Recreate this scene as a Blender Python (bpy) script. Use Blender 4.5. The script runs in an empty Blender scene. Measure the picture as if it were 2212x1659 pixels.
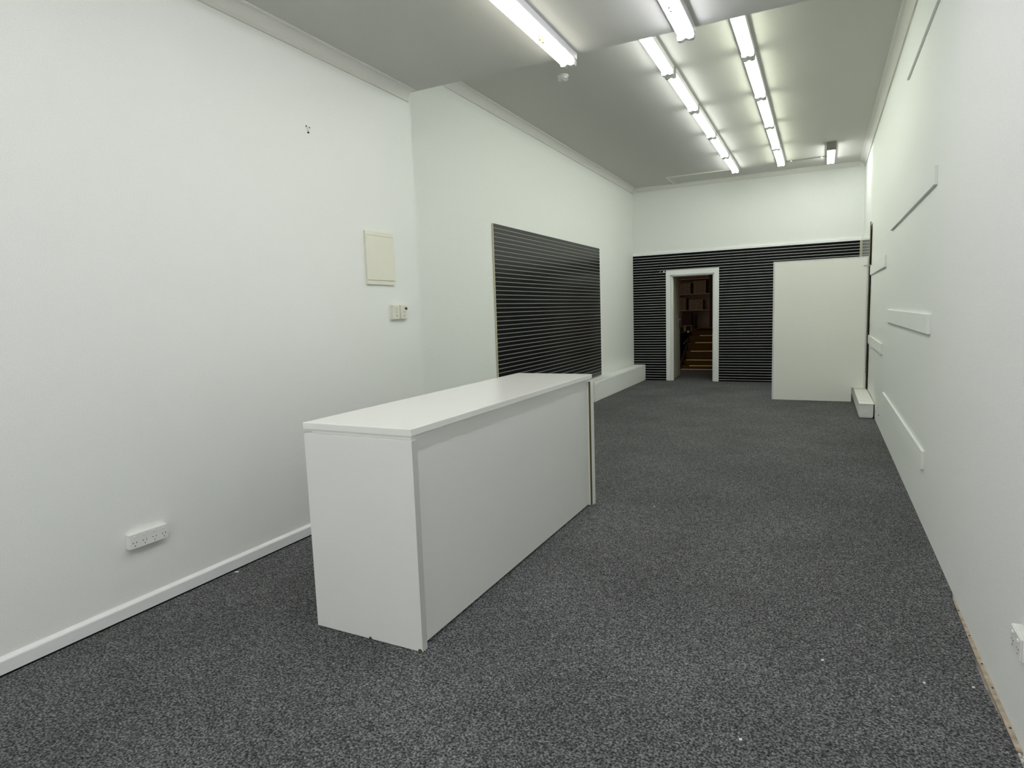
import bpy, bmesh, math, random
from mathutils import Vector
random.seed(4)

# ---------------------------------------------------------------- camera
C = bpy.context.scene.collection
FPX, YAW, PITCH, ROLL = 1336.24, 0.4658, -0.1146, -0.0342
cam_d = bpy.data.cameras.new('camera'); cam = bpy.data.objects.new('camera', cam_d); C.objects.link(cam)
cam_d.sensor_fit = 'HORIZONTAL'; cam_d.sensor_width = 36.0
cam_d.lens = FPX / 2212 * 36.0
cam_d.clip_start = 0.05; cam_d.clip_end = 100
F = Vector((-math.sin(YAW)*math.cos(PITCH), math.cos(YAW)*math.cos(PITCH), math.sin(PITCH)))
R0 = F.cross(Vector((0, 0, 1))).normalized(); U0 = R0.cross(F)
RR = R0*math.cos(ROLL) + U0*math.sin(ROLL); UU = -R0*math.sin(ROLL) + U0*math.cos(ROLL)
from mathutils import Matrix
M = Matrix((RR, UU, -F)).transposed().to_4x4(); M.translation = Vector((0, 0, 1.42))
cam.matrix_world = M
S = bpy.context.scene
S.camera = cam

# ---------------------------------------------------------------- view, world
S.view_settings.view_transform = 'Standard'
S.view_settings.look = 'None'
S.view_settings.exposure = 0.0
S.view_settings.gamma = 1.0
S.view_settings.use_curve_mapping = False
S.cycles.use_denoising = True
try: S.cycles.denoiser = 'OPENIMAGEDENOISE'
except Exception: pass
S.cycles.max_bounces = 10; S.cycles.diffuse_bounces = 7; S.cycles.glossy_bounces = 4
S.cycles.use_light_tree = True
S.cycles.caustics_reflective = False; S.cycles.caustics_refractive = False
w = bpy.data.worlds.new('world'); S.world = w; w.use_nodes = True
w.node_tree.nodes['Background'].inputs[0].default_value = (0.97, 0.975, 0.97, 1)
w.node_tree.nodes['Background'].inputs[1].default_value = 1.9     # overcast daylight let in by the shop window added behind the camera

TUBE = 16.0     # brightness of every fluorescent tube
# room measures (metres)
YB, XL, XF, XR = 12.132, -3.008, -3.344, 0.593
ZN, ZF, YS = 3.206, 3.718, 4.328
YFRONT = -3.6

# ---------------------------------------------------------------- materials
def mat(name, col, rough=0.6, metal=0.0, spec=0.5, noise=None, bump=None, coat=0.0):
    m = bpy.data.materials.new(name); m.use_nodes = True
    nt = m.node_tree; b = nt.nodes['Principled BSDF']
    b.inputs['Base Color'].default_value = (*col, 1)
    b.inputs['Roughness'].default_value = rough
    b.inputs['Metallic'].default_value = metal
    b.inputs['Specular IOR Level'].default_value = spec
    if coat:
        b.inputs['Coat Weight'].default_value = coat; b.inputs['Coat Roughness'].default_value = 0.03
    tc = nt.nodes.new('ShaderNodeTexCoord')
    if noise:                                   # (scale, amount, detail): slight colour variation
        n = nt.nodes.new('ShaderNodeTexNoise'); n.inputs['Scale'].default_value = noise[0]
        n.inputs['Detail'].default_value = noise[2]
        nt.links.new(tc.outputs['Object'], n.inputs['Vector'])
        r = nt.nodes.new('ShaderNodeValToRGB'); a = noise[1]
        r.color_ramp.elements[0].position = 0.3; r.color_ramp.elements[1].position = 0.7
        r.color_ramp.elements[0].color = (*[max(0, c*(1-a)) for c in col], 1)
        r.color_ramp.elements[1].color = (*[min(1, c*(1+a)) for c in col], 1)
        nt.links.new(n.outputs['Fac'], r.inputs['Fac']); nt.links.new(r.outputs['Color'], b.inputs['Base Color'])
    if bump:                                    # (scale, strength, distance)
        n2 = nt.nodes.new('ShaderNodeTexNoise'); n2.inputs['Scale'].default_value = bump[0]
        n2.inputs['Detail'].default_value = 2.0
        nt.links.new(tc.outputs['Object'], n2.inputs['Vector'])
        bp = nt.nodes.new('ShaderNodeBump'); bp.inputs['Strength'].default_value = bump[1]
        bp.inputs['Distance'].default_value = bump[2]
        nt.links.new(n2.outputs['Fac'], bp.inputs['Height']); nt.links.new(bp.outputs['Normal'], b.inputs['Normal'])
    return m

def emit(name, col, strength):
    m = bpy.data.materials.new(name); m.use_nodes = True
    nt = m.node_tree; nt.nodes.clear()
    o = nt.nodes.new('ShaderNodeOutputMaterial'); e = nt.nodes.new('ShaderNodeEmission')
    e.inputs[0].default_value = (*col, 1); e.inputs[1].default_value = strength
    nt.links.new(e.outputs[0], o.inputs[0]); return m

def carpet_mat():
    m = bpy.data.materials.new('charcoal_carpet'); m.use_nodes = True
    nt = m.node_tree; b = nt.nodes['Principled BSDF']; N = nt.nodes.new; L = nt.links.new
    b.inputs['Roughness'].default_value = 0.95; b.inputs['Specular IOR Level'].default_value = 0.1
    tc = N('ShaderNodeTexCoord')
    n1 = N('ShaderNodeTexNoise'); n1.inputs['Scale'].default_value = 125; n1.inputs['Detail'].default_value = 3.5; n1.inputs['Roughness'].default_value = 0.65
    n2 = N('ShaderNodeTexNoise'); n2.inputs['Scale'].default_value = 1.3; n2.inputs['Detail'].default_value = 3
    n4 = N('ShaderNodeTexNoise'); n4.inputs['Scale'].default_value = 28; n4.inputs['Detail'].default_value = 3
    for n in (n1, n2, n4): L(tc.outputs['Object'], n.inputs['Vector'])
    r = N('ShaderNodeValToRGB'); e = r.color_ramp.elements
    e[0].position = 0.34; e[0].color = (0.014, 0.0143, 0.0155, 1)
    e[1].position = 0.68; e[1].color = (0.30, 0.30, 0.306, 1)
    k = r.color_ramp.elements.new(0.5); k.color = (0.094, 0.095, 0.099, 1)
    L(n1.outputs['Fac'], r.inputs['Fac'])
    mr = N('ShaderNodeMapRange'); mr.inputs['From Min'].default_value = 0.3; mr.inputs['From Max'].default_value = 0.7
    mr.inputs['To Min'].default_value = 0.86; mr.inputs['To Max'].default_value = 1.14
    L(n2.outputs['Fac'], mr.inputs['Value'])
    mr2 = N('ShaderNodeMapRange'); mr2.inputs['From Min'].default_value = 0.3; mr2.inputs['From Max'].default_value = 0.7
    mr2.inputs['To Min'].default_value = 0.85; mr2.inputs['To Max'].default_value = 1.15
    L(n4.outputs['Fac'], mr2.inputs['Value'])
    mm = N('ShaderNodeMath'); mm.operation = 'MULTIPLY'; L(mr.outputs[0], mm.inputs[0]); L(mr2.outputs[0], mm.inputs[1])
    mx = N('ShaderNodeVectorMath'); mx.operation = 'SCALE'
    L(r.outputs['Color'], mx.inputs[0]); L(mm.outputs[0], mx.inputs['Scale'])
    L(mx.outputs[0], b.inputs['Base Color'])
    bp = N('ShaderNodeBump'); bp.inputs['Strength'].default_value = 0.5; bp.inputs['Distance'].default_value = 0.004
    L(n1.outputs['Fac'], bp.inputs['Height']); L(bp.outputs['Normal'], b.inputs['Normal'])
    return m

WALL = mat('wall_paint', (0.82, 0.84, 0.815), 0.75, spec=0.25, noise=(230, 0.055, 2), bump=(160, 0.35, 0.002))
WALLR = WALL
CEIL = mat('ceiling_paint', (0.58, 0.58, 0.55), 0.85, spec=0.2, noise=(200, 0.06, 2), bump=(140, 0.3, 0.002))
COVE = mat('cornice_paint', (0.74, 0.74, 0.71), 0.7, spec=0.3)
GLOSS = mat('gloss_trim_paint', (0.86, 0.87, 0.87), 0.35)
LAM = mat('white_laminate', (0.84, 0.845, 0.82), 0.3, spec=0.45, noise=(300, 0.015, 2))
LAMTOP = mat('white_laminate_top', (0.88, 0.88, 0.85), 0.22, spec=0.5)
CREAM = mat('cream_enamel', (0.77, 0.77, 0.65), 0.4)
PANEL = mat('cream_white_board', (0.88, 0.88, 0.83), 0.6, spec=0.3, noise=(200, 0.02, 2))
RAW = mat('raw_fibreboard', (0.11, 0.09, 0.035), 0.9, spec=0.1)
RAWLT = mat('pale_raw_edge', (0.52, 0.50, 0.38), 0.9)
BLACK = mat('black_slat_laminate', (0.003, 0.003, 0.0036), 0.30, spec=0.07, noise=(40, 0.3, 3))
BLACKG = mat('black_gloss_slat_laminate', (0.004, 0.004, 0.0046), 0.24, spec=0.45, noise=(40, 0.3, 3))
GROOVE = mat('grey_groove_trim', (0.52, 0.52, 0.51), 0.5)
GROOVE2 = mat('dull_groove_trim', (0.24, 0.24, 0.225), 0.5)
PLAST = mat('white_plastic', (0.82, 0.82, 0.80), 0.35)
PLAST2 = mat('ivory_plastic', (0.74, 0.73, 0.63), 0.4)
SLOT = mat('dark_slot', (0.03, 0.03, 0.03), 0.8)
METALP = mat('white_enamel_steel', (0.66, 0.66, 0.69), 0.45)
HOLD = mat('tube_holder_plastic', (0.62, 0.64, 0.62), 0.5)
DARKG = mat('grey_shroud', (0.20, 0.20, 0.17), 0.7)
CONDUIT = mat('grey_conduit', (0.22, 0.22, 0.19), 0.6)
LEAF = mat('beige_door_paint', (0.42, 0.40, 0.33), 0.6)
STARTER = mat('green_starter', (0.25, 0.30, 0.10), 0.5)
MASON = mat('painted_masonry', (0.80, 0.81, 0.80), 0.8, spec=0.2, bump=(45, 0.6, 0.008), noise=(60, 0.05, 3))
TIMBER = mat('bare_timber', (0.42, 0.35, 0.27), 0.9, noise=(25, 0.35, 4))
CONC = mat('bare_concrete', (0.33, 0.30, 0.27), 0.95, noise=(30, 0.4, 5))
GAPSHADE = mat('gap_shade_black', (0.012, 0.012, 0.012), 1.0, spec=0.0)  # near-black colour standing in for the shadow under the skirting
STEEL = mat('dull_steel', (0.42, 0.42, 0.40), 0.4, metal=0.8)
BRASS = mat('aged_brass', (0.05, 0.04, 0.025), 0.6, metal=0.4)
CHROME = mat('chrome', (0.8, 0.8, 0.78), 0.15, metal=1.0)
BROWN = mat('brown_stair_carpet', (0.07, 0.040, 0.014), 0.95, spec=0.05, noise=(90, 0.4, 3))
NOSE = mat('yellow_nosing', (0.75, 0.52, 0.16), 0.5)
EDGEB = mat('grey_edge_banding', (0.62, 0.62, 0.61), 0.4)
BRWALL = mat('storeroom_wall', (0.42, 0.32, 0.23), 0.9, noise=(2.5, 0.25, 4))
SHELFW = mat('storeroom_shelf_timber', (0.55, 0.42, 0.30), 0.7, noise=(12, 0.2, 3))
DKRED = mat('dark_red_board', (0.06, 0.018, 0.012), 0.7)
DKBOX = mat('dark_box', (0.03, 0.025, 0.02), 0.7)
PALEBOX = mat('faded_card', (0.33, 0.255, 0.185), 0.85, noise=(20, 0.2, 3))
CARPET = carpet_mat()
T_GREEN = emit('tube_greenish_white', (0.95, 1.0, 0.80), TUBE*1.62)
T_NEUT = emit('tube_neutral_white', (0.97, 1.0, 0.95), TUBE*1.62)
T_WARM = emit('tube_warm_white', (1.0, 0.985, 0.86), TUBE*.78)
T_COOL = emit('tube_cool_white', (0.95, 0.945, 1.0), TUBE*1.65)

# ---------------------------------------------------------------- mesh helpers
def V(*a): return Vector(a)
class MB:
    def __init__(s): s.bm = bmesh.new()
    def box(s, x0, x1, y0, y1, z0, z1, bev=0.0, seg=2):
        b = bmesh.new(); bmesh.ops.create_cube(b, size=1.0)
        for v in b.verts:
            v.co = Vector((x0 + (v.co.x+.5)*(x1-x0), y0 + (v.co.y+.5)*(y1-y0), z0 + (v.co.z+.5)*(z1-z0)))
        if bev: bmesh.ops.bevel(b, geom=list(b.edges), offset=bev, segments=seg, affect='EDGES', profile=0.6)
        s.add(b); return s
    def add(s, b):
        me = bpy.data.meshes.new('t'); b.to_mesh(me); b.free(); s.bm.from_mesh(me); bpy.data.meshes.remove(me)
    def prism(s, pts, axis, a0, a1):
        """closed outline of 2-D points, extruded along an axis ('X','Y' or 'Z')"""
        def mk(p, a):
            return {'X': (a, p[0], p[1]), 'Y': (p[0], a, p[1]), 'Z': (p[0], p[1], a)}[axis]
        va = [s.bm.verts.new(mk(p, a0)) for p in pts]; vb = [s.bm.verts.new(mk(p, a1)) for p in pts]
        n = len(pts)
        s.bm.faces.new(va); s.bm.faces.new(vb[::-1])
        for i in range(n):
            s.bm.faces.new((va[i], vb[i], vb[(i+1) % n], va[(i+1) % n]))
        return s
    def cyl(s, p0, p1, r0, r1=None, n=20, rings=None):
        """round solid from p0 to p1; rings = [(t, radius), ...] for a turned profile"""
        p0, p1 = Vector(p0), Vector(p1); d = (p1-p0); r1 = r0 if r1 is None else r1
        a = d.normalized(); t = a.orthogonal().normalized(); u = a.cross(t)
        rings = rings or [(0, r0), (1, r1)]; L = []
        for (k, r) in rings:
            c = p0 + d*k
            L.append([s.bm.verts.new(c + (t*math.cos(2*math.pi*i/n) + u*math.sin(2*math.pi*i/n))*r) for i in range(n)])
        s.bm.faces.new(L[0][::-1]); s.bm.faces.new(L[-1])
        for A, B in zip(L, L[1:]):
            for i in range(n): s.bm.faces.new((A[i], A[(i+1) % n], B[(i+1) % n], B[i]))
        return s
    def rot(s, pivot, ang):
        bmesh.ops.rotate(s.bm, verts=list(s.bm.verts), cent=pivot, matrix=Matrix.Rotation(ang, 3, 'Z')); return s
    def build(s, name, m, parent=None, origin=None, smooth=False):
        bmesh.ops.recalc_face_normals(s.bm, faces=list(s.bm.faces))
        if parent is not None:
            o0 = Vector((0, 0, 0)); p = parent
            while p is not None: o0 += p.location; p = p.parent
        else: o0 = Vector((0, 0, 0))
        loc = Vector(origin) if origin is not None else None
        if loc is not None: off = loc
        else:                                   # put the origin at the middle of the base
            xs = [v.co for v in s.bm.verts]
            off = Vector(((min(c.x for c in xs)+max(c.x for c in xs))/2, (min(c.y for c in xs)+max(c.y for c in xs))/2, min(c.z for c in xs)))
        for v in s.bm.verts: v.co -= off
        me = bpy.data.meshes.new(name); s.bm.to_mesh(me); s.bm.free()
        if smooth:
            for f in me.polygons: f.use_smooth = True
            try: me.set_sharp_from_angle(angle=math.radians(40))
            except Exception: pass
        me.materials.append(m)
        o = bpy.data.objects.new(name, me); C.objects.link(o); o.location = off - o0
        if parent is not None: o.parent = parent
        return o
def box(*a, **k): return MB().box(*a, **k)
def thing(name, loc, label, cat, group=None):
    o = bpy.data.objects.new(name, None); C.objects.link(o); o.location = loc; o.empty_display_size = 0.1
    return tag(o, label, cat, group)
def tag(o, label, cat, group=None, kind=None):
    o['label'] = label; o['category'] = cat
    if group: o['group'] = group
    if kind: o['kind'] = kind
    return o
def struct(o, label, cat):
    o['kind'] = 'structure'; o['label'] = label; o['category'] = cat; return o
def copy_tree(o, parent=None):
    c = o.copy(); C.objects.link(c)
    if parent is not None: c.parent = parent
    for ch in list(o.children): copy_tree(ch, c)
    return c

# ================================================================ THE ROOM
# carpet: its right edge was cut short of the wall near the camera
edge = [(YFRONT, .565), (2.0, .572), (2.22, .574), (2.30, .573), (2.46, .570), (2.61, .562), (2.78, .562), (2.92, .572), (3.08, .577), (3.27, .580), (3.46, .584), (3.50, .5935), (YB+.12, .5935)]
m = MB(); pts = [(XF, YFRONT)] + [(x, y) for (y, x) in edge] + [(XF, YB+.12)]
m.prism(pts, 'Z', -0.010, 0.0)
struct(m.build('floor', CARPET), 'dark charcoal flecked carpet over the whole shop floor', 'carpet')
struct(box(XF-.15, XR+.15, YFRONT-.15, YB+.12, -.16, -.011).build('floor', CONC), 'bare slab showing in the gap beside the right wall', 'floor')
struct(box(-3.9, -.4, YB+.12, 17.6, -.16, 0).build('floor', CARPET), 'grey carpet just beyond the open doorway', 'carpet')

# walls
struct(box(XL-.4, XL, YFRONT-.15, YS, -.16, ZF).build('wall_left', WALL), 'long white wall left of the counter, nearer the camera', 'wall')
struct(box(XF-.15, XF, YS, YB+.12, -.16, ZF).build('wall_left', WALL), 'white left wall of the rear part, set slightly back', 'wall')
struct(box(XR, XR+.15, YFRONT-.15, YB+.12, -.16, ZF).build('wall_right', WALLR), 'long white wall along the right side with short battens', 'wall')
DX0, DX1, DZ = -2.605, -1.815, 2.03
m = MB(); m.prism([(XF, -.01), (DX0, -.01), (DX0, DZ), (DX1, DZ), (DX1, -.01), (XR, -.01), (XR, ZF), (XF, ZF)], 'Y', YB, YB+.12)
struct(m.build('wall_back', WALL), 'white end wall above the black slatwall', 'wall')
m = MB()
m.box(XL, -2.85, YFRONT-.15, YFRONT, -.01, ZN).box(.43, XR, YFRONT-.15, YFRONT, -.01, ZN).box(-2.85, .43, YFRONT-.15, YFRONT, -.01, .30).box(-2.85, .43, YFRONT-.15, YFRONT, 2.75, ZN)
struct(m.build('wall_front', WALL), 'white front wall behind the camera around the added shop window', 'wall')
m = MB()  # unseen window, added so daylight reaches the surfaces facing the front
for (x0, x1, z0, z1) in ((-2.85, -2.79, .30, 2.75), (.37, .43, .30, 2.75), (-2.79, .37, .30, .36), (-2.79, .37, 2.69, 2.75), (-1.23, -1.17, .36, 2.69)):
    m.box(x0, x1, YFRONT-.11, YFRONT-.05, z0, z1)
struct(m.build('window_added', METALP), 'added shop window frame, unseen behind the camera', 'window')
# ceilings
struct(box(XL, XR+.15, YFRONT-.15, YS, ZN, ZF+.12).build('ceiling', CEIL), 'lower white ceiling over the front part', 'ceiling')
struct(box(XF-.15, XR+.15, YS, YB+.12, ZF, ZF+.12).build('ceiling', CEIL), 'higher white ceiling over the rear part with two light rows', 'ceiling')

# cove cornices: (u across from wall, w down from ceiling)
def cove(d, n=10):
    f = 0.014
    p = [(0, 0), (d, 0), (d, -f*.75), (d-f, -f*.75)]
    for i in range(1, n):
        a = math.pi/2*i/n
        p.append((d-f - (d-1.6*f)*math.sin(a)*1.0*.98, -f*.6 - (d-1.6*f)*(1-math.cos(a))))
    p += [(f*.95, -d+f), (f*.95, -d), (0, -d)]
    return p
def cornice(n, x, sgn, y0, y1, z, d, label):
    m = MB(); m.prism([(x + sgn*u, z + v) for u, v in cove(d)], 'Y', y0, y1)
    return struct(m.build('trim_%d' % n, COVE), label, 'cornice')
cornice(1, XL, 1, YFRONT, YS-.035, ZN, .081, 'cove cornice along the front left wall under the lower ceiling')
cornice(2, XF, 1, YS, YB, ZF, .087, 'cove cornice along the rear left wall')
cornice(3, XR, -1, YS, YB, ZF, .087, 'cove cornice along the right wall of the rear part')
m = MB(); m.prism([(YB - u, ZF + v) for u, v in cove(.075)], 'X', XF+.08, XR-.08)
struct(m.build('trim_4', COVE), 'cove cornice across the end wall', 'cornice')
# skirting, front left
m = MB(); m.prism([(XL, .009), (XL+.016, .009), (XL+.018, .062), (XL+.0165, .067), (XL+.013, .0705), (XL, .080)], 'Y', YFRONT, YS)
struct(m.build('baseboard_left', GLOSS), 'low white skirting board along the front left wall', 'skirting board')
m = box(XL, XL+.014, YFRONT, YS, .0005, .009)  # filler strip, coloured black as the shadow of the gap
struct(m.build('trim_5', GAPSHADE), 'black strip painting the shadow in the gap under the skirting board', 'gap')

# cap trim over the back slatwall
m = MB(); m.prism([(YB, 2.432), (YB-.022, 2.432), (YB-.022, 2.470), (YB-.012, 2.482), (YB-.012, 2.494), (YB, 2.494)], 'X', XF, .565)
struct(m.build('trim_6', GLOSS), 'thin white moulding capping the black slatwall on the end wall', 'moulding')
# access panel trims in the rear ceiling
t = thing('ceiling_hatch', (-1.95, 11.73, ZF), 'flat white ceiling hatch with raised edge strips near the end wall', 'ceiling hatch')
box(-2.51, -1.40, 11.43, 12.04, ZF-.004, ZF).build('panel', CEIL, t)
box(-2.535, -1.40, 11.408, 11.43, ZF-.013, ZF).build('edge_strip', COVE, t)
box(-2.535, -2.513, 11.43, 12.05, ZF-.013, ZF).build('edge_strip', COVE, t)

# exposed fixing strip in the carpet gap
m = MB(); m.box(.5755, XR-.0005, 2.30, 3.44, -.0105, -.003, bev=.001)
o = m.build('gripper_strip', TIMBER)
tag(o, 'narrow bare timber strip exposed between carpet and right wall', 'floor strip')
for y in (3.30, 3.06, 2.83, 2.66, 2.42):
    MB().cyl((.586, y, -.004), (.586, y, -.0005), .0035, n=8).build('nail', SLOT, o)
m = MB()
random.seed(2)
for i in range(26):
    x = .578 + random.random()*.013; y = 2.02 + random.random()*.28; r = .002 + random.random()*.004
    m.cyl((x, y, -.0108), (x, y, -.0108 + r*.7), r, r*.6, n=5)
tag(m.build('plaster_crumbs', MASON), 'loose white plaster crumbs in the gap beside the right wall', 'debris', kind='stuff')

# ---------------------------------------------------------------- slatwalls
PIT, GR = 0.05, 0.0105
def slat_profile(z0, z1, th, dp):
    """side outline (depth, z) of a grooved panel"""
    p = [(0, z0)]; z = z1; cuts = []
    while z - PIT > z0:
        z -= PIT; cuts.append(z)
    p.append((th, z0))
    for c in reversed(cuts):
        p += [(th, c), (th-dp, c), (th-dp, c+GR), (th, c+GR)]
    p += [(th, z1), (0, z1)]
    return p, cuts
def slat_mesh(kind, base, sgn, a0, a1, z0, z1, th=.018, dp=.005):
    p, cuts = slat_profile(z0, z1, th, dp)
    m = MB(); g = MB()
    # split in bands so that the faces stay convex
    def q(d0, d1, za, zb, mm, e0=a0, e1=a1):
        lo, hi = sorted((base + sgn*d0, base + sgn*d1))
        if kind == 'Y': mm.box(lo, hi, e0, e1, za, zb)
        else: mm.box(e0, e1, lo, hi, za, zb)
    q(0, th-dp, z0, z1, m)
    prev = z0
    for c in reversed(cuts):
        if c > prev: q(th-dp, th, prev, c, m)
        q(th-dp, th-dp+.0012, c+.001, c+GR-.001, g); q(th-dp+.0012, th-.0006, c, c+.0016, g)
        prev = c + GR
    q(th-dp, th, prev, z1, m)
    return m, g
sw = thing('slatwall', (XF+.001, 8.13, .325), 'large black slatwall panel on the left wall behind the counter', 'slatwall')
m, g = slat_mesh('Y', XF+.001, 1, 6.284, 10.01, .325, 2.425)
m.build('panel', BLACKG, sw); g.build('groove_trim', GROOVE2, sw)
p = box(XF+.0005, XF+.0178, 6.272, 6.2835, .325, 2.425).build('edge_strip', RAWLT, sw); p['label'] = 'pale raw end edge'

AX0, AX1, AZ = -2.700, -1.722, 2.118   # outside of the door architrave
bw = thing('slatwall', (-1.4, YB-.001, .002), 'black slatwall covering the end wall around the doorway', 'slatwall')
m, g = slat_mesh('X', YB-.001, -1, XF, AX0-.004, .002, 2.430); m.build('panel', BLACK, bw); g.build('groove_trim', GROOVE, bw)
m, g = slat_mesh('X', YB-.001, -1, AX1, .545, .002, 2.430); m.build('panel', BLACK, bw); g.build('groove_trim', GROOVE, bw)
m, g = slat_mesh('X', YB-.001, -1, AX0-.004, AX1, AZ+.012, 2.430); m.build('panel', BLACK, bw); g.build('groove_trim', GROOVE, bw)
p = box(.545, .567, YB-.02, YB-.001, .184, 2.430).build('edge_strip', RAWLT, bw); p['label'] = 'cream end strip by the right wall'

# ---------------------------------------------------------------- doorway
d = thing('door_1', ((AX0+AX1)/2, YB, 0), 'white framed open doorway in the end slatwall', 'door'); d['kind'] = 'structure'
W = .088
m = MB()
yo, yi = YB-.036, YB
m.box(AX0, AX0+W, yo, yi, .001, AZ, bev=.003).box(AX1-W, AX1, yo, yi, .001, AZ, bev=.003).box(AX0, AX1, yo-.0005, yi, AZ-W, AZ, bev=.003)
m.build('architrave', GLOSS, d)
m = MB(); m.box(DX0-.001, DX0+.016, YB-.02, YB+.125, .001, DZ).box(DX1-.016, DX1+.001, YB-.02, YB+.125, .001, DZ).box(DX0, DX1, YB-.02, YB+.125, DZ-.016, DZ+.001)
m.build('jamb', GLOSS, d)
m = MB(); m.box(DX0+.016, DX0+.028, YB+.03, YB+.075, .001, DZ-.016).box(DX1-.028, DX1-.016, YB+.03, YB+.075, .001, DZ-.016).box(DX0+.028, DX1-.028, YB+.03, YB+.075, DZ-.028, DZ-.016)
m.build('door_stop', GLOSS, d)
# leaf, hinged on the left and opened into the back room
hx, hy = DX0+.018, YB+.13; A = math.radians(3.0)
m = box(hx-.036, hx, hy, hy+.80, .012, DZ-.02, bev=.002); m.rot((hx, hy, 0), A)
leaf = m.build('door_leaf', LEAF, d)
for z in (.25, 1.75): MB().cyl((hx+.004, hy-.004, z), (hx+.004, hy-.004, z+.09), .006, n=10).build('hinge', STEEL, leaf, smooth=True)
m = box(hx-.040, hx+.050, hy+.70, hy+.803, 1.01, 1.31, bev=.004); m.rot((hx, hy, 0), A)
lk = m.build('rim_lock', BRASS, leaf); lk['label'] = 'large dark rim lock'
m = MB(); m.cyl((hx+.012, hy+.70, 1.165), (hx+.012, hy+.645, 1.165), .01, n=14, rings=[(0, .022), (.15, .022), (.2, .009), (.55, .009), (.65, .022), (.85, .027), (1, .018)]); m.rot((hx, hy, 0), A)
m.build('door_knob', CHROME, leaf, smooth=True)
o = box(-2.752, -2.722, YB-.034, YB-.0182, 2.088, 2.118, bev=.003).build('door_sensor', PLAST2)
tag(o, 'tiny cream box on the slatwall at the top left of the doorway', 'door sensor')
m = MB(); m.cyl((-2.80, YB-.018, 2.118), (-2.80, YB-.045, 2.112), .004, n=8).cyl((-2.80, YB-.045, 2.112), (-2.815, YB-.05, 2.085), .004, n=8)
tag(m.build('slatwall_hook', STEEL), 'small steel hook left of the cream box by the doorway', 'hook')

# ---------------------------------------------------------------- masonry plinths
def rough_box(x0, x1, y0, y1, z0, z1, amp, lim, seed, skipmax=None):
    b = bmesh.new(); bmesh.ops.create_cube(b, size=1.0)
    for v in b.verts: v.co = Vector((x0+(v.co.x+.5)*(x1-x0), y0+(v.co.y+.5)*(y1-y0), z0+(v.co.z+.5)*(z1-z0)))
    L = [e for e in b.edges if abs((e.verts[0].co-e.verts[1].co).y) > .5*(y1-y0)]
    bmesh.ops.subdivide_edges(b, edges=L, cuts=int((y1-y0)/.12), use_grid_fill=True)
    bmesh.ops.bevel(b, geom=[e for e in b.edges if e.calc_face_angle(0) > 1.0], offset=.008, segments=2, affect='EDGES')
    random.seed(seed)
    cache = {}
    for v in b.verts:
        k = round(v.co.y, 2)
        if k not in cache: cache[k] = (random.uniform(-amp, amp), random.uniform(-amp, amp))
        if v.co.x*lim > (x0+x1)/2*lim and v.co.z > z0+.01: v.co.x += cache[k][0]
        if v.co.z > (z0+z1)/2: v.co.z += cache[k][1]*.6
    m = MB(); m.add(b); return m
m = rough_box(XF+.010, -3.113, 9.04, YB-.019, .001, .3085, .003, 1, 5)
tag(m.build('masonry_plinth', MASON), 'long low white painted plinth at the foot of the rear left wall', 'plinth')
pl = thing('masonry_plinth', (.50, 10.3, 0), 'short low white painted plinth at the foot of the right wall', 'plinth')
m = rough_box(.428, .577, 8.53, YB-.019, .006, .170, .002, -1, 9); m.build('body', MASON, pl)
box(.424, .583, 8.52, YB-.02, .1705, .183, bev=.002).build('cap_board', PANEL, pl)
p = box(.432, .560, 8.70, 8.98, .1832, .1850).build('paper_patch', GLOSS, pl); p['label'] = 'pale strip on the cap'

# ---------------------------------------------------------------- partition and glossy board
pt = thing('partition_panel', (-.05, 9.92, 0), 'tall cream freestanding board standing across the right rear corner', 'partition')
PY0, PY1 = 9.912, 9.930
m = MB(); m.prism([(-.628, .006), (.392, .006), (.392, .205), (.538, .205), (.538, 2.012), (-.628, 2.012)], 'Y', PY0, PY1)
m.build('board', PANEL, pt)
p = box(-.650, -.628, PY0-.003, PY1+.003, .003, 2.026, bev=.001).build('edge_trim', METALP, pt); p['label'] = 'pale grey metal edge strip'
p = box(-.628, .556, PY0-.003, PY1+.003, 2.012, 2.026).build('edge_trim', METALP, pt)
p = box(.538, .556, PY0-.003, PY1+.003, .192, 2.012).build('edge_trim', METALP, pt)
box(-.62, .39, PY0-.002, PY0+.001, .003, .0058).build('edge_trim', METALP, pt)
br = box(.500, .5925, PY0-.012, PY0-.0035, 1.893, 1.907).build('wall_bracket', STEEL, pt)
gb = thing('gloss_board', (.57, 11.0, .184), 'tall glossy white sheet standing on the plinth against the right wall', 'board')
GL = mat('high_gloss_white', (0.80, 0.81, 0.79), 0.5, spec=0.5, coat=1.0)
box(.564, .576, 9.938, YB-.026, .186, 2.490).build('board', GL, gb)
p = box(.566, .5765, 9.930, 9.9378, .186, 2.490).build('board_edge', RAW, gb); p['label'] = 'raw brown fibreboard edge'

# ---------------------------------------------------------------- battens on the right wall
BX = .5752
bat = [(4.36, 6.18, 3.185, 3.305, 'long white batten highest on the right wall, just under the cornice'),
       (4.50, 7.15, 2.088, 2.200, 'white batten on the right wall, second from the top in the nearer column'),
       (4.53, 7.25, 1.203, 1.325, 'white batten at mid height on the right wall, nearer column'),
       (4.55, 7.42, .352, .468, 'lowest white batten on the right wall, close above the floor'),
       (7.66, 9.90, 1.765, 1.890, 'upper white batten of the far pair on the right wall, beside the partition'),
       (7.82, 9.90, .832, .948, 'lower white batten of the far pair on the right wall, beside the partition')]
for (y0, y1, z0, z1, lb) in bat:
    o = box(BX, XR, y0, y1, z0, z1, bev=.0015, seg=1).build('wall_batten', WALL)
    tag(o, lb, 'batten', 'battens on the right wall')
o = MB().cyl((XR, 8.05, .218), (XR-.012, 8.05, .218), .011, .008, n=12).build('wall_plug', PLAST)
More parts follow.
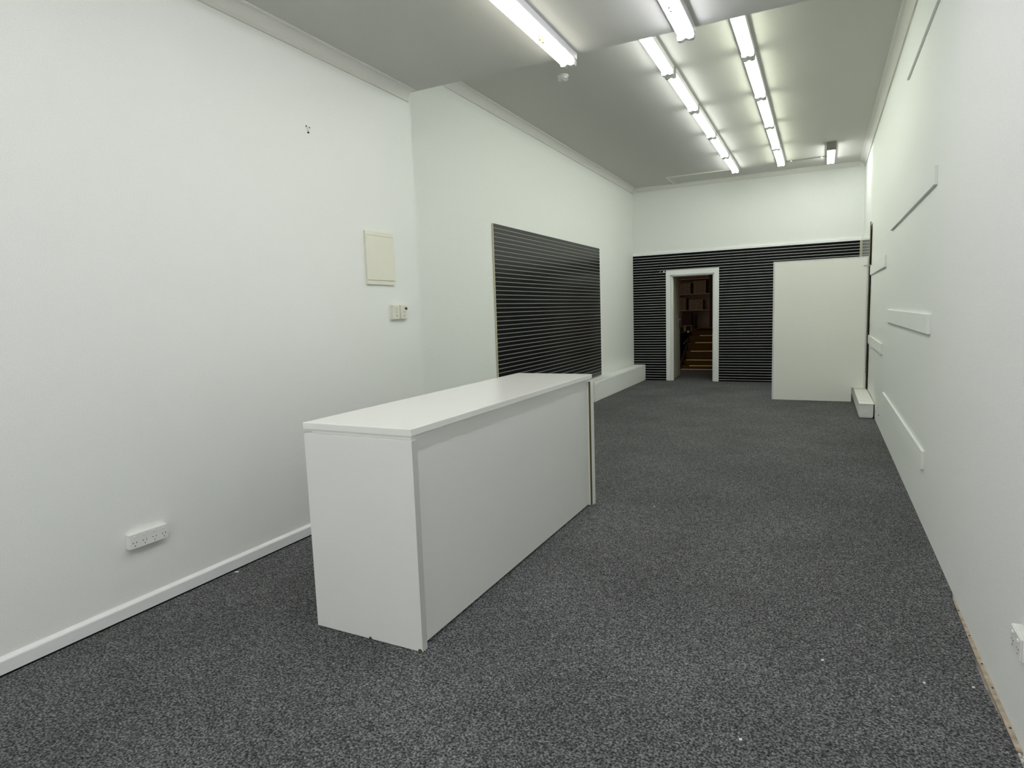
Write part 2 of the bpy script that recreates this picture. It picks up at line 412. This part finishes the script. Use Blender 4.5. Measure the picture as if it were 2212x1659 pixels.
tag(o, 'small round white plug low on the right wall near the plinth', 'wall plug')
o = MB().cyl((XR, 7.98, .135), (XR-.004, 7.98, .135), .008, n=10).build('cable_hole', SLOT)
tag(o, 'small dark hole low on the right wall below the white plug', 'hole')

# ---------------------------------------------------------------- counter
K = Vector((-1.485, 2.025, 0)); KA = .0059
kt = thing('shop_counter', (-1.78, 3.12, 0), 'long white laminate shop counter standing on the carpet', 'counter')
KL, KW = 2.190, .595
def kb(ac0, ac1, al0, al1, z0, z1, bev=0):
    # along = into the room from the near end, ac = across from the front (right) face to the left
    m = MB(); m.box(K.x-ac1, K.x-ac0, K.y+al0, K.y+al1, z0, z1, bev=bev); m.rot(K, -KA); return m
kb(0, KW, 0, KL, .9325, .9628, bev=.003).build('countertop', LAMTOP, kt)
kb(.014, KW-.036, .016, KL-.02, .9150, .9323).build('sub_top', LAM, kt)
ep = kb(0, KW-.004, 0, .036, .003, .9148, bev=.0015).build('end_panel', LAM, kt)
p = kb(-.0012, 0, .0005, .0355, .004, .9145).build('edge_band', EDGEB, ep); p['label'] = 'grey edge banding'
kb(.024, .042, .036, KL-.050, .014, .9148).build('front_panel', LAM, kt)
e2 = kb(-.003, KW-.004, KL-.046, KL+.016, .003, .9148, bev=.0015).build('end_panel', LAM, kt)
p = kb(-.0015, .012, KL-.0475, KL-.0462, .006, .912).build('raw_edge', RAW, e2); p['label'] = 'raw brown inner edge'
kb(.043, KW-.05, .036, KL-.05, .45, .468).build('shelf', LAM, kt)
for (ac, r) in ((.278, .009), (.012, .011)):
    c = Vector((K.x-ac, K.y-.0004, .006)); m = MB(); m.cyl(c+Vector((0, 0, 0)), c+Vector((0, -.0012, 0)), r, r*.9, n=7)
    p = m.build('chipped_spot', RAW, ep); p['label'] = 'brown chip at the foot of the end panel'

# ---------------------------------------------------------------- wall fittings, left
mb = thing('meter_box_cover', (XL, 3.815, 1.665), 'cream metal cover plate on the left wall above the switches', 'cover plate')
box(XL, XL+.010, 3.655, 3.980, 1.668, 2.053).build('back_frame', CREAM, mb)
box(XL+.010, XL+.016, 3.650, 3.985, 2.026, 2.056, bev=.001).build('top_strip', CREAM, mb)
box(XL+.010, XL+.020, 3.650, 3.985, 1.697, 2.023, bev=.002).build('door', CREAM, mb)
box(XL+.010, XL+.016, 3.650, 3.985, 1.665, 1.694, bev=.001).build('bottom_strip', CREAM, mb)
def switch(y0, y1, lb, extra=False):
    t = thing('light_switch', (XL, (y0+y1)/2, 1.398), lb, 'light switch', 'pair of light switches on the left wall')
    box(XL, XL+.022, y0, y1, 1.398, 1.512, bev=.003).build('mounting_block', PLAST2, t)
    box(XL+.022, XL+.027, y0+.003, y1-.003, 1.401, 1.509, bev=.002).build('switch_plate', PLAST2, t)
    yc = (y0+y1)/2+.002
    for z in (1.487, 1.460, 1.430):
        m = MB(); m.prism([(XL+.027, z-.007), (XL+.0285, z-.007), (XL+.034, z-.003), (XL+.0285, z+.006), (XL+.027, z+.006)], 'Y', yc-.006, yc+.006)
        m.build('toggle', HOLD if z > 1.44 else STEEL, t)
    if extra:
        box(XL+.027, XL+.033, y1-.028, y1-.006, 1.474, 1.492, bev=.001).build('dial', SLOT, t)
switch(3.920, 4.006, 'ivory three-gang light switch below the cream cover, left of the pair')
switch(4.018, 4.104, 'ivory light switch with a black dial, right of the pair', True)

def outlet(name, X, sg, y0, y1, z0, z1, n, lb):
    """surface power outlet: n sockets each with a rocker above; sg = direction off the wall"""
    t = thing(name, (X, (y0+y1)/2, z0), lb, 'power outlet')
    a, b = sorted((X, X+sg*.027)); box(a, b, y0, y1, z0, z1, bev=.004).build('mounting_block', PLAST, t)
    a, b = sorted((X+sg*.027, X+sg*.031)); fp = box(a, b, y0+.002, y1-.002, z0+.002, z1-.002, bev=.0015).build('face_plate', PLAST, t)
    w_ = (y1-y0)/n; f = X+sg*.031
    for i in range(n):
        yc = y0 + w_*(i+.5)
        MB().cyl((f-sg*.001, yc, z1-.017), (f+sg*.0035, yc, z1-.017), .0066, .0056, n=18).build('rocker', PLAST, t, smooth=True)
        c = z0 + (z1-z0)*.36
        for (dy, dz, an) in ((-.0085, .004, .5), (.0085, .004, -.5), (0, -.012, 0)):
            b_ = bmesh.new(); bmesh.ops.create_cube(b_, size=1.0)
            for v in b_.verts:
                yy, zz = v.co.y*.0028, v.co.z*.0075
                v.co = Vector((f+sg*v.co.x*.0008, yc+dy+yy*math.cos(an)-zz*math.sin(an), c+dz+yy*math.sin(an)+zz*math.cos(an)))
            m = MB(); m.add(b_); m.build('socket_slot', SLOT, fp)
    return t
outlet('power_outlet', XL, 1, 1.744, 1.944, .336, .411, 4, 'white four-socket power outlet low on the left wall')
outlet('power_outlet', XR, -1, 2.268, 2.386, .306, .379, 2, 'white double power outlet low on the right wall at the frame edge')

wf = thing('wall_fixing', (XL, 3.163, 2.63), 'small bare wall fixing high on the left wall', 'wall fixing')
for (y, z) in ((3.150, 2.662), (3.176, 2.658)): MB().cyl((XL, y, z), (XL+.005, y, z), .0045, n=12).build('screw', SLOT, wf)
m = MB(); m.prism([(3.146, 2.658), (3.183, 2.654), (3.168, 2.628)], 'X', XL, XL+.006); m.build('fixing_plate', PLAST2, wf)
MB().cyl((XL, 3.163, 2.626), (XL+.006, 3.163, 2.624), .0062, n=12).build('anchor', SLOT, wf)

# ---------------------------------------------------------------- smoke detector, conduit
sd = thing('smoke_detector', (-2.328, 5.975, ZF-.06), 'round white smoke detector on the rear ceiling', 'smoke detector')
c = Vector((-2.328, 5.975, ZF))
MB().cyl(c, c-Vector((0, 0, .016)), .05, .052, n=32, rings=[(0, .055), (.8, .055), (1, .050)]).build('base', PLAST, sd, smooth=True)
MB().cyl(c-Vector((0, 0, .016)), c-Vector((0, 0, .042)), .04, n=32, rings=[(0, .042), (.5, .040), (.9, .052), (1, .05)]).build('head', PLAST, sd, smooth=True)
MB().cyl(c-Vector((0, 0, .042)), c-Vector((0, 0, .052)), .032, .022, n=24).build('sensor_grille', HOLD, sd, smooth=True)
cd = thing('cable_conduit', (-.29, 11.34, ZF-.02), 'thin surface cable run between the right light row and single light', 'cable')
MB().cyl((-.575, 11.345, ZF-.009), (.0, 11.335, ZF-.009), .009, n=10).build('conduit', CONDUIT, cd, smooth=True)
for x in (-.50, -.06):
    box(x-.014, x+.014, 11.322, 11.358, ZF-.022, ZF, bev=.003).build('clip', HOLD, cd)

# ---------------------------------------------------------------- fluorescent battens
LEN = 1.22
def batten_light(name, tube_m, lb, group, x, yend, z, spread=.0245, tr=.0155):
    """twin-tube batten lying along Y; x centre, yend = far end, z = ceiling height"""
    t = thing(name, (x, yend-LEN/2, z), lb, 'ceiling light', group)
    y0, y1 = yend-LEN, yend; hb = .043
    m = MB(); m.prism([(x-.058, z), (x-.058, z-hb+.004), (x-.054, z-hb), (x+.054, z-hb), (x+.058, z-hb+.004), (x+.058, z)], 'Y', y0, y1)
    body = m.build('housing', METALP, t)
    zt = z-hb-.020
    for s in (-1, 1):
        MB().cyl((x+s*spread, y0+.055, zt), (x+s*spread, y1-.055, zt), tr, n=14).build('tube', tube_m, t, smooth=True)
    for (ya, yb) in ((y0+.002, y0+.040), (y1-.040, y1-.002)):
        m = MB(); m.prism([(x-.050, z-hb), (x+.050, z-hb), (x+.056, zt+.004), (x+.050, zt-.018), (x+.024, zt-.022), (x, zt-.010), (x-.024, zt-.022), (x-.050, zt-.018), (x-.056, zt+.004)], 'Y', ya, yb)
        m.build('tube_holder', HOLD, t)
    for dy in (-.025, .025):
        MB().cyl((x, (y0+y1)/2+dy+.12, z-hb), (x, (y0+y1)/2+dy+.12, z-hb-.038), .008, n=12).build('starter', STARTER, t)
    return t
def place(proto, x, yend, z, lb, group):
    c = copy_tree(proto); c.location = (x, yend-LEN/2, z); c['label'] = lb; c['group'] = group; return c
ordn = ['nearest', 'second', 'middle', 'fourth', 'farthest']
G1 = 'left row of rear ceiling lights'; G2 = 'right row of rear ceiling lights'; G3 = 'front ceiling lights'
ends1 = [11.42 - 1.275*i for i in range(5)][::-1]
ends2 = [11.32 - 1.262*i for i in range(5)][::-1]
p1 = batten_light('fluorescent_batten', T_NEUT, 'nearest light of the left row on the rear ceiling', G1, -1.378, ends1[0], ZF)
for i in range(1, 5): place(p1, -1.372+.002*i, ends1[i], ZF, ordn[i]+' light of the left row on the rear ceiling', G1)
p2 = batten_light('fluorescent_batten', T_GREEN, 'nearest light of the right, yellower row on the rear ceiling', G2, -.648, ends2[0], ZF)
for i in range(1, 5): place(p2, -.648, ends2[i], ZF, ordn[i]+' light of the right, yellower row on the rear ceiling', G2)
p3 = batten_light('fluorescent_batten', T_WARM, 'warm light at top centre on the lower front ceiling', G3, -1.632, 4.318, ZN, spread=.034, tr=.0135)
for i in range(1, 6): place(p3, -1.632, 4.318-1.27*i, ZN, 'warm front ceiling light %s places before the visible one, out of view' % ('one two three four five'.split()[i-1]), G3)
p4 = batten_light('fluorescent_batten', T_COOL, 'cool white light at top right on the lower front ceiling', G3, -.822, 4.318, ZN)
for i in range(1, 6): place(p4, -.822, 4.318-1.27*i, ZN, 'cool front ceiling light %s places before the visible one, out of view' % ('one two three four five'.split()[i-1]), G3)
p5 = batten_light('fluorescent_batten', T_NEUT, 'single short-looking light by itself near the right rear corner', 'lone rear light', .072, 11.62, ZF)
p5['group'] = 'single rear light'
o = box(.072-.062, .072+.062, 11.62-LEN-.02, 11.62-LEN+.15, ZF-.088, ZF-.001, bev=.004).build('end_shroud', DARKG, p5); o['label'] = 'dull grey cover over the near end'

# ---------------------------------------------------------------- crumbs on the carpet
def scrap(x, y, w_, d_, lb, a=0.4):
    m = MB(); m.prism([(-w_, -d_), (w_*.7, -d_*1.1), (w_, d_*.2), (w_*.2, d_), (-w_*.8, d_*.7)], 'Z', 0.0005, .004)
    o = m.build('paint_flake', PLAST, origin=(0, 0, 0)); o.location = (x, y, 0); o.rotation_euler.z = a
    return tag(o, lb, 'flake')
scrap(-2.965, 2.315, .011, .006, 'white flake lying on the carpet against the left skirting board')
scrap(.030, 2.613, .006, .004, 'small elongated white flake on the open carpet, farther from the right wall')
scrap(0.524,2.631, .005, .004, 'small white flake on the carpet closest to the right wall gap')
scrap(0.368,2.594, .004, .004, 'tiny white flake on the carpet between two others near the right wall')
scrap(-.2105, 2.003, .005, .004, 'small white flake on the carpet at the bottom right of the picture')
scrap(-1.05, 4.30, .006, .004, 'tiny pale flake on the carpet just right of the counter foot')

# ================================================================ BACK ROOM through the doorway
SX0, SX1, SY1, SZ = -3.9, -.4, 17.6, 2.9
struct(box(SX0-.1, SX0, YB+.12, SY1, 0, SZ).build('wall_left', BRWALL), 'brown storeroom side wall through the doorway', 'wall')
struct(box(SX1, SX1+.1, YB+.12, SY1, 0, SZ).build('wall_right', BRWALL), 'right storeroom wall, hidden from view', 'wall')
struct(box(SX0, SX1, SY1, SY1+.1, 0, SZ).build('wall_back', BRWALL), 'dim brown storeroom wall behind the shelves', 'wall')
struct(box(SX0, SX1, YB+.12, SY1+.1, SZ, SZ+.1).build('ceiling', BRWALL), 'storeroom ceiling, hidden from view', 'ceiling')
st = thing('staircase', (-2.2, 15.0, 0), 'brown carpeted steps with yellow nosings seen through the doorway', 'stairs')
steps = [(14.30, .012), (14.35, .090), (14.60, .200), (14.85, .385), (15.10, .570), (15.35, .725), (15.60, .830)]
for i, (y, z) in enumerate(steps):
    yn = steps[i+1][0] if i+1 < len(steps) else 17.05
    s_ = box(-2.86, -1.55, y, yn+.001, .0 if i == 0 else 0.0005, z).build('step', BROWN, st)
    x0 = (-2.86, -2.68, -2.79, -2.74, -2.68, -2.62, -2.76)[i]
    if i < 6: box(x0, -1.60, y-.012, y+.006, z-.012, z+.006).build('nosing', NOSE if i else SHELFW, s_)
m = MB(); m.prism([(14.30, .0), (16.2, .0), (16.2, .80), (15.62, .80), (14.30, .10)], 'X', -2.90, -2.861)
p = m.build('stringer', DKBOX, st)
box(-2.90, -2.861, 15.25, 17.05, .801, .845).build('landing_edge', SHELFW, st)
m = MB(); m.prism([(14.89, .548), (15.40, .642), (15.40, .662), (14.89, .568)], 'X', -2.912, -2.9005); m.build('stringer_trim', SHELFW, st)
# bench beside the stairs
bn = thing('storage_bench', (-3.2, 15.9, 0), 'dark bench left of the stairs, seen past the open door', 'bench')
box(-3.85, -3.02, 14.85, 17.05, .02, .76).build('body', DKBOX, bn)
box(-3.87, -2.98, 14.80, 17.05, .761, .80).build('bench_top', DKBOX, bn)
# shelving against the end wall
sh = thing('storage_shelves', (-2.9, 17.3, .84), 'tall open storeroom shelving behind the stairs', 'shelving')
for z in (1.33, 1.76, 2.16):
    box(-3.85, -2.42, 17.08, 17.56, z-.022, z).build('shelf_board', SHELFW, sh)
for x in (-3.84, -2.72):
    box(x, x+.03, 17.52, 17.57, .001, 2.55).build('upright', SHELFW, sh)
box(-2.66, -1.3, 17.02, 17.06, .86, 2.6).build('side_board', DKRED, sh)
for (x0, x1, z0, z1, mm, lb) in [(-3.62, -3.30, 1.331, 1.66, PALEBOX, 'brown carton on the middle storeroom shelf, left'),
                                (-3.22, -2.86, 1.331, 1.60, PALEBOX, 'brown carton on the middle storeroom shelf, right'),
                                (-3.50, -3.18, 1.761, 2.05, PALEBOX, 'brown carton on the upper storeroom shelf, left'),
                                (-3.10, -2.78, 1.761, 2.10, PALEBOX, 'brown carton on the upper storeroom shelf, right')]:
    t = thing('storage_box', ((x0+x1)/2, 17.3, z0), lb, 'box', 'cartons on the storeroom shelves')
    box(x0, x1, 17.2, 17.5, z0, z1-.02).build('carton', mm, t); box(x0-.005, x1+.005, 17.175, 17.505, z1-.05, z1).build('lid', mm, t)
t = thing('rolled_sheet', (-3.2, 17.3, 2.165), 'pale rolled sheet lying on the top storeroom shelf', 'roll')
MB().cyl((-3.7, 17.32, 2.235), (-2.70, 17.25, 2.235), .07, n=20).build('roll', PALEBOX, t, smooth=True)
MB().cyl((-3.7, 17.32, 2.235), (-3.72, 17.321, 2.235), .03, n=12).build('core', DKBOX, t)
for (x0, x1, z1, mm, lb) in [(-3.55, -3.08, 1.24, DKBOX, 'dark cabinet standing on the bench below the storeroom shelves'),
                            (-3.04, -2.98, 1.20, DKRED, 'narrow dark red case beside the dark cabinet on the bench')]:
    t = thing('storage_cabinet', ((x0+x1)/2, 17.1, 0.802), lb, 'cabinet')
    box(x0, x1, 16.80, 17.02, 0.802, z1).build('body', mm, t)
    box(x0+.02, x1-.02, 16.79, 16.7995, .83, z1-.03).build('front', DKRED if mm is DKBOX else DKBOX, t)
for (x, y, lb) in [(-3.18, 16.0, 'small pale stool-like crate on the bench, nearer the doorway'), (-3.10, 16.5, 'small pale crate on the bench, further from the doorway')]:
    t = thing('wire_crate', (x, y, 0.802), lb, 'crate')
    m = MB()
    for (a, b) in ((-.09, -.07), (.07, -.07), (-.09, .07), (.07, .07)): m.box(x+a, x+a+.015, y+b, y+b+.015, 0.802, .93)
    m.box(x-.09, x+.085, y-.07, y+.085, .93, .942); m.build('frame', SHELFW, t)
# storeroom bulb
bl = thing('ceiling_bulb', (-2.95, 13.6, 2.6), 'bare warm bulb hanging in the storeroom, out of view', 'lamp')
MB().cyl((-2.95, 13.6, SZ), (-2.95, 13.6, 2.66), .004, n=8).build('cord', SLOT, bl)
MB().cyl((-2.95, 13.6, 2.66), (-2.95, 13.6, 2.62), .018, n=12).build('socket', SLOT, bl)
MB().cyl((-2.95, 13.6, 2.62), (-2.95, 13.6, 2.53), .03, n=16, rings=[(0, .012), (.3, .022), (.65, .03), (.9, .022), (1, .006)]).build('bulb', emit('warm_bulb', (1.0, .66, .36), 120.0), bl, smooth=True)
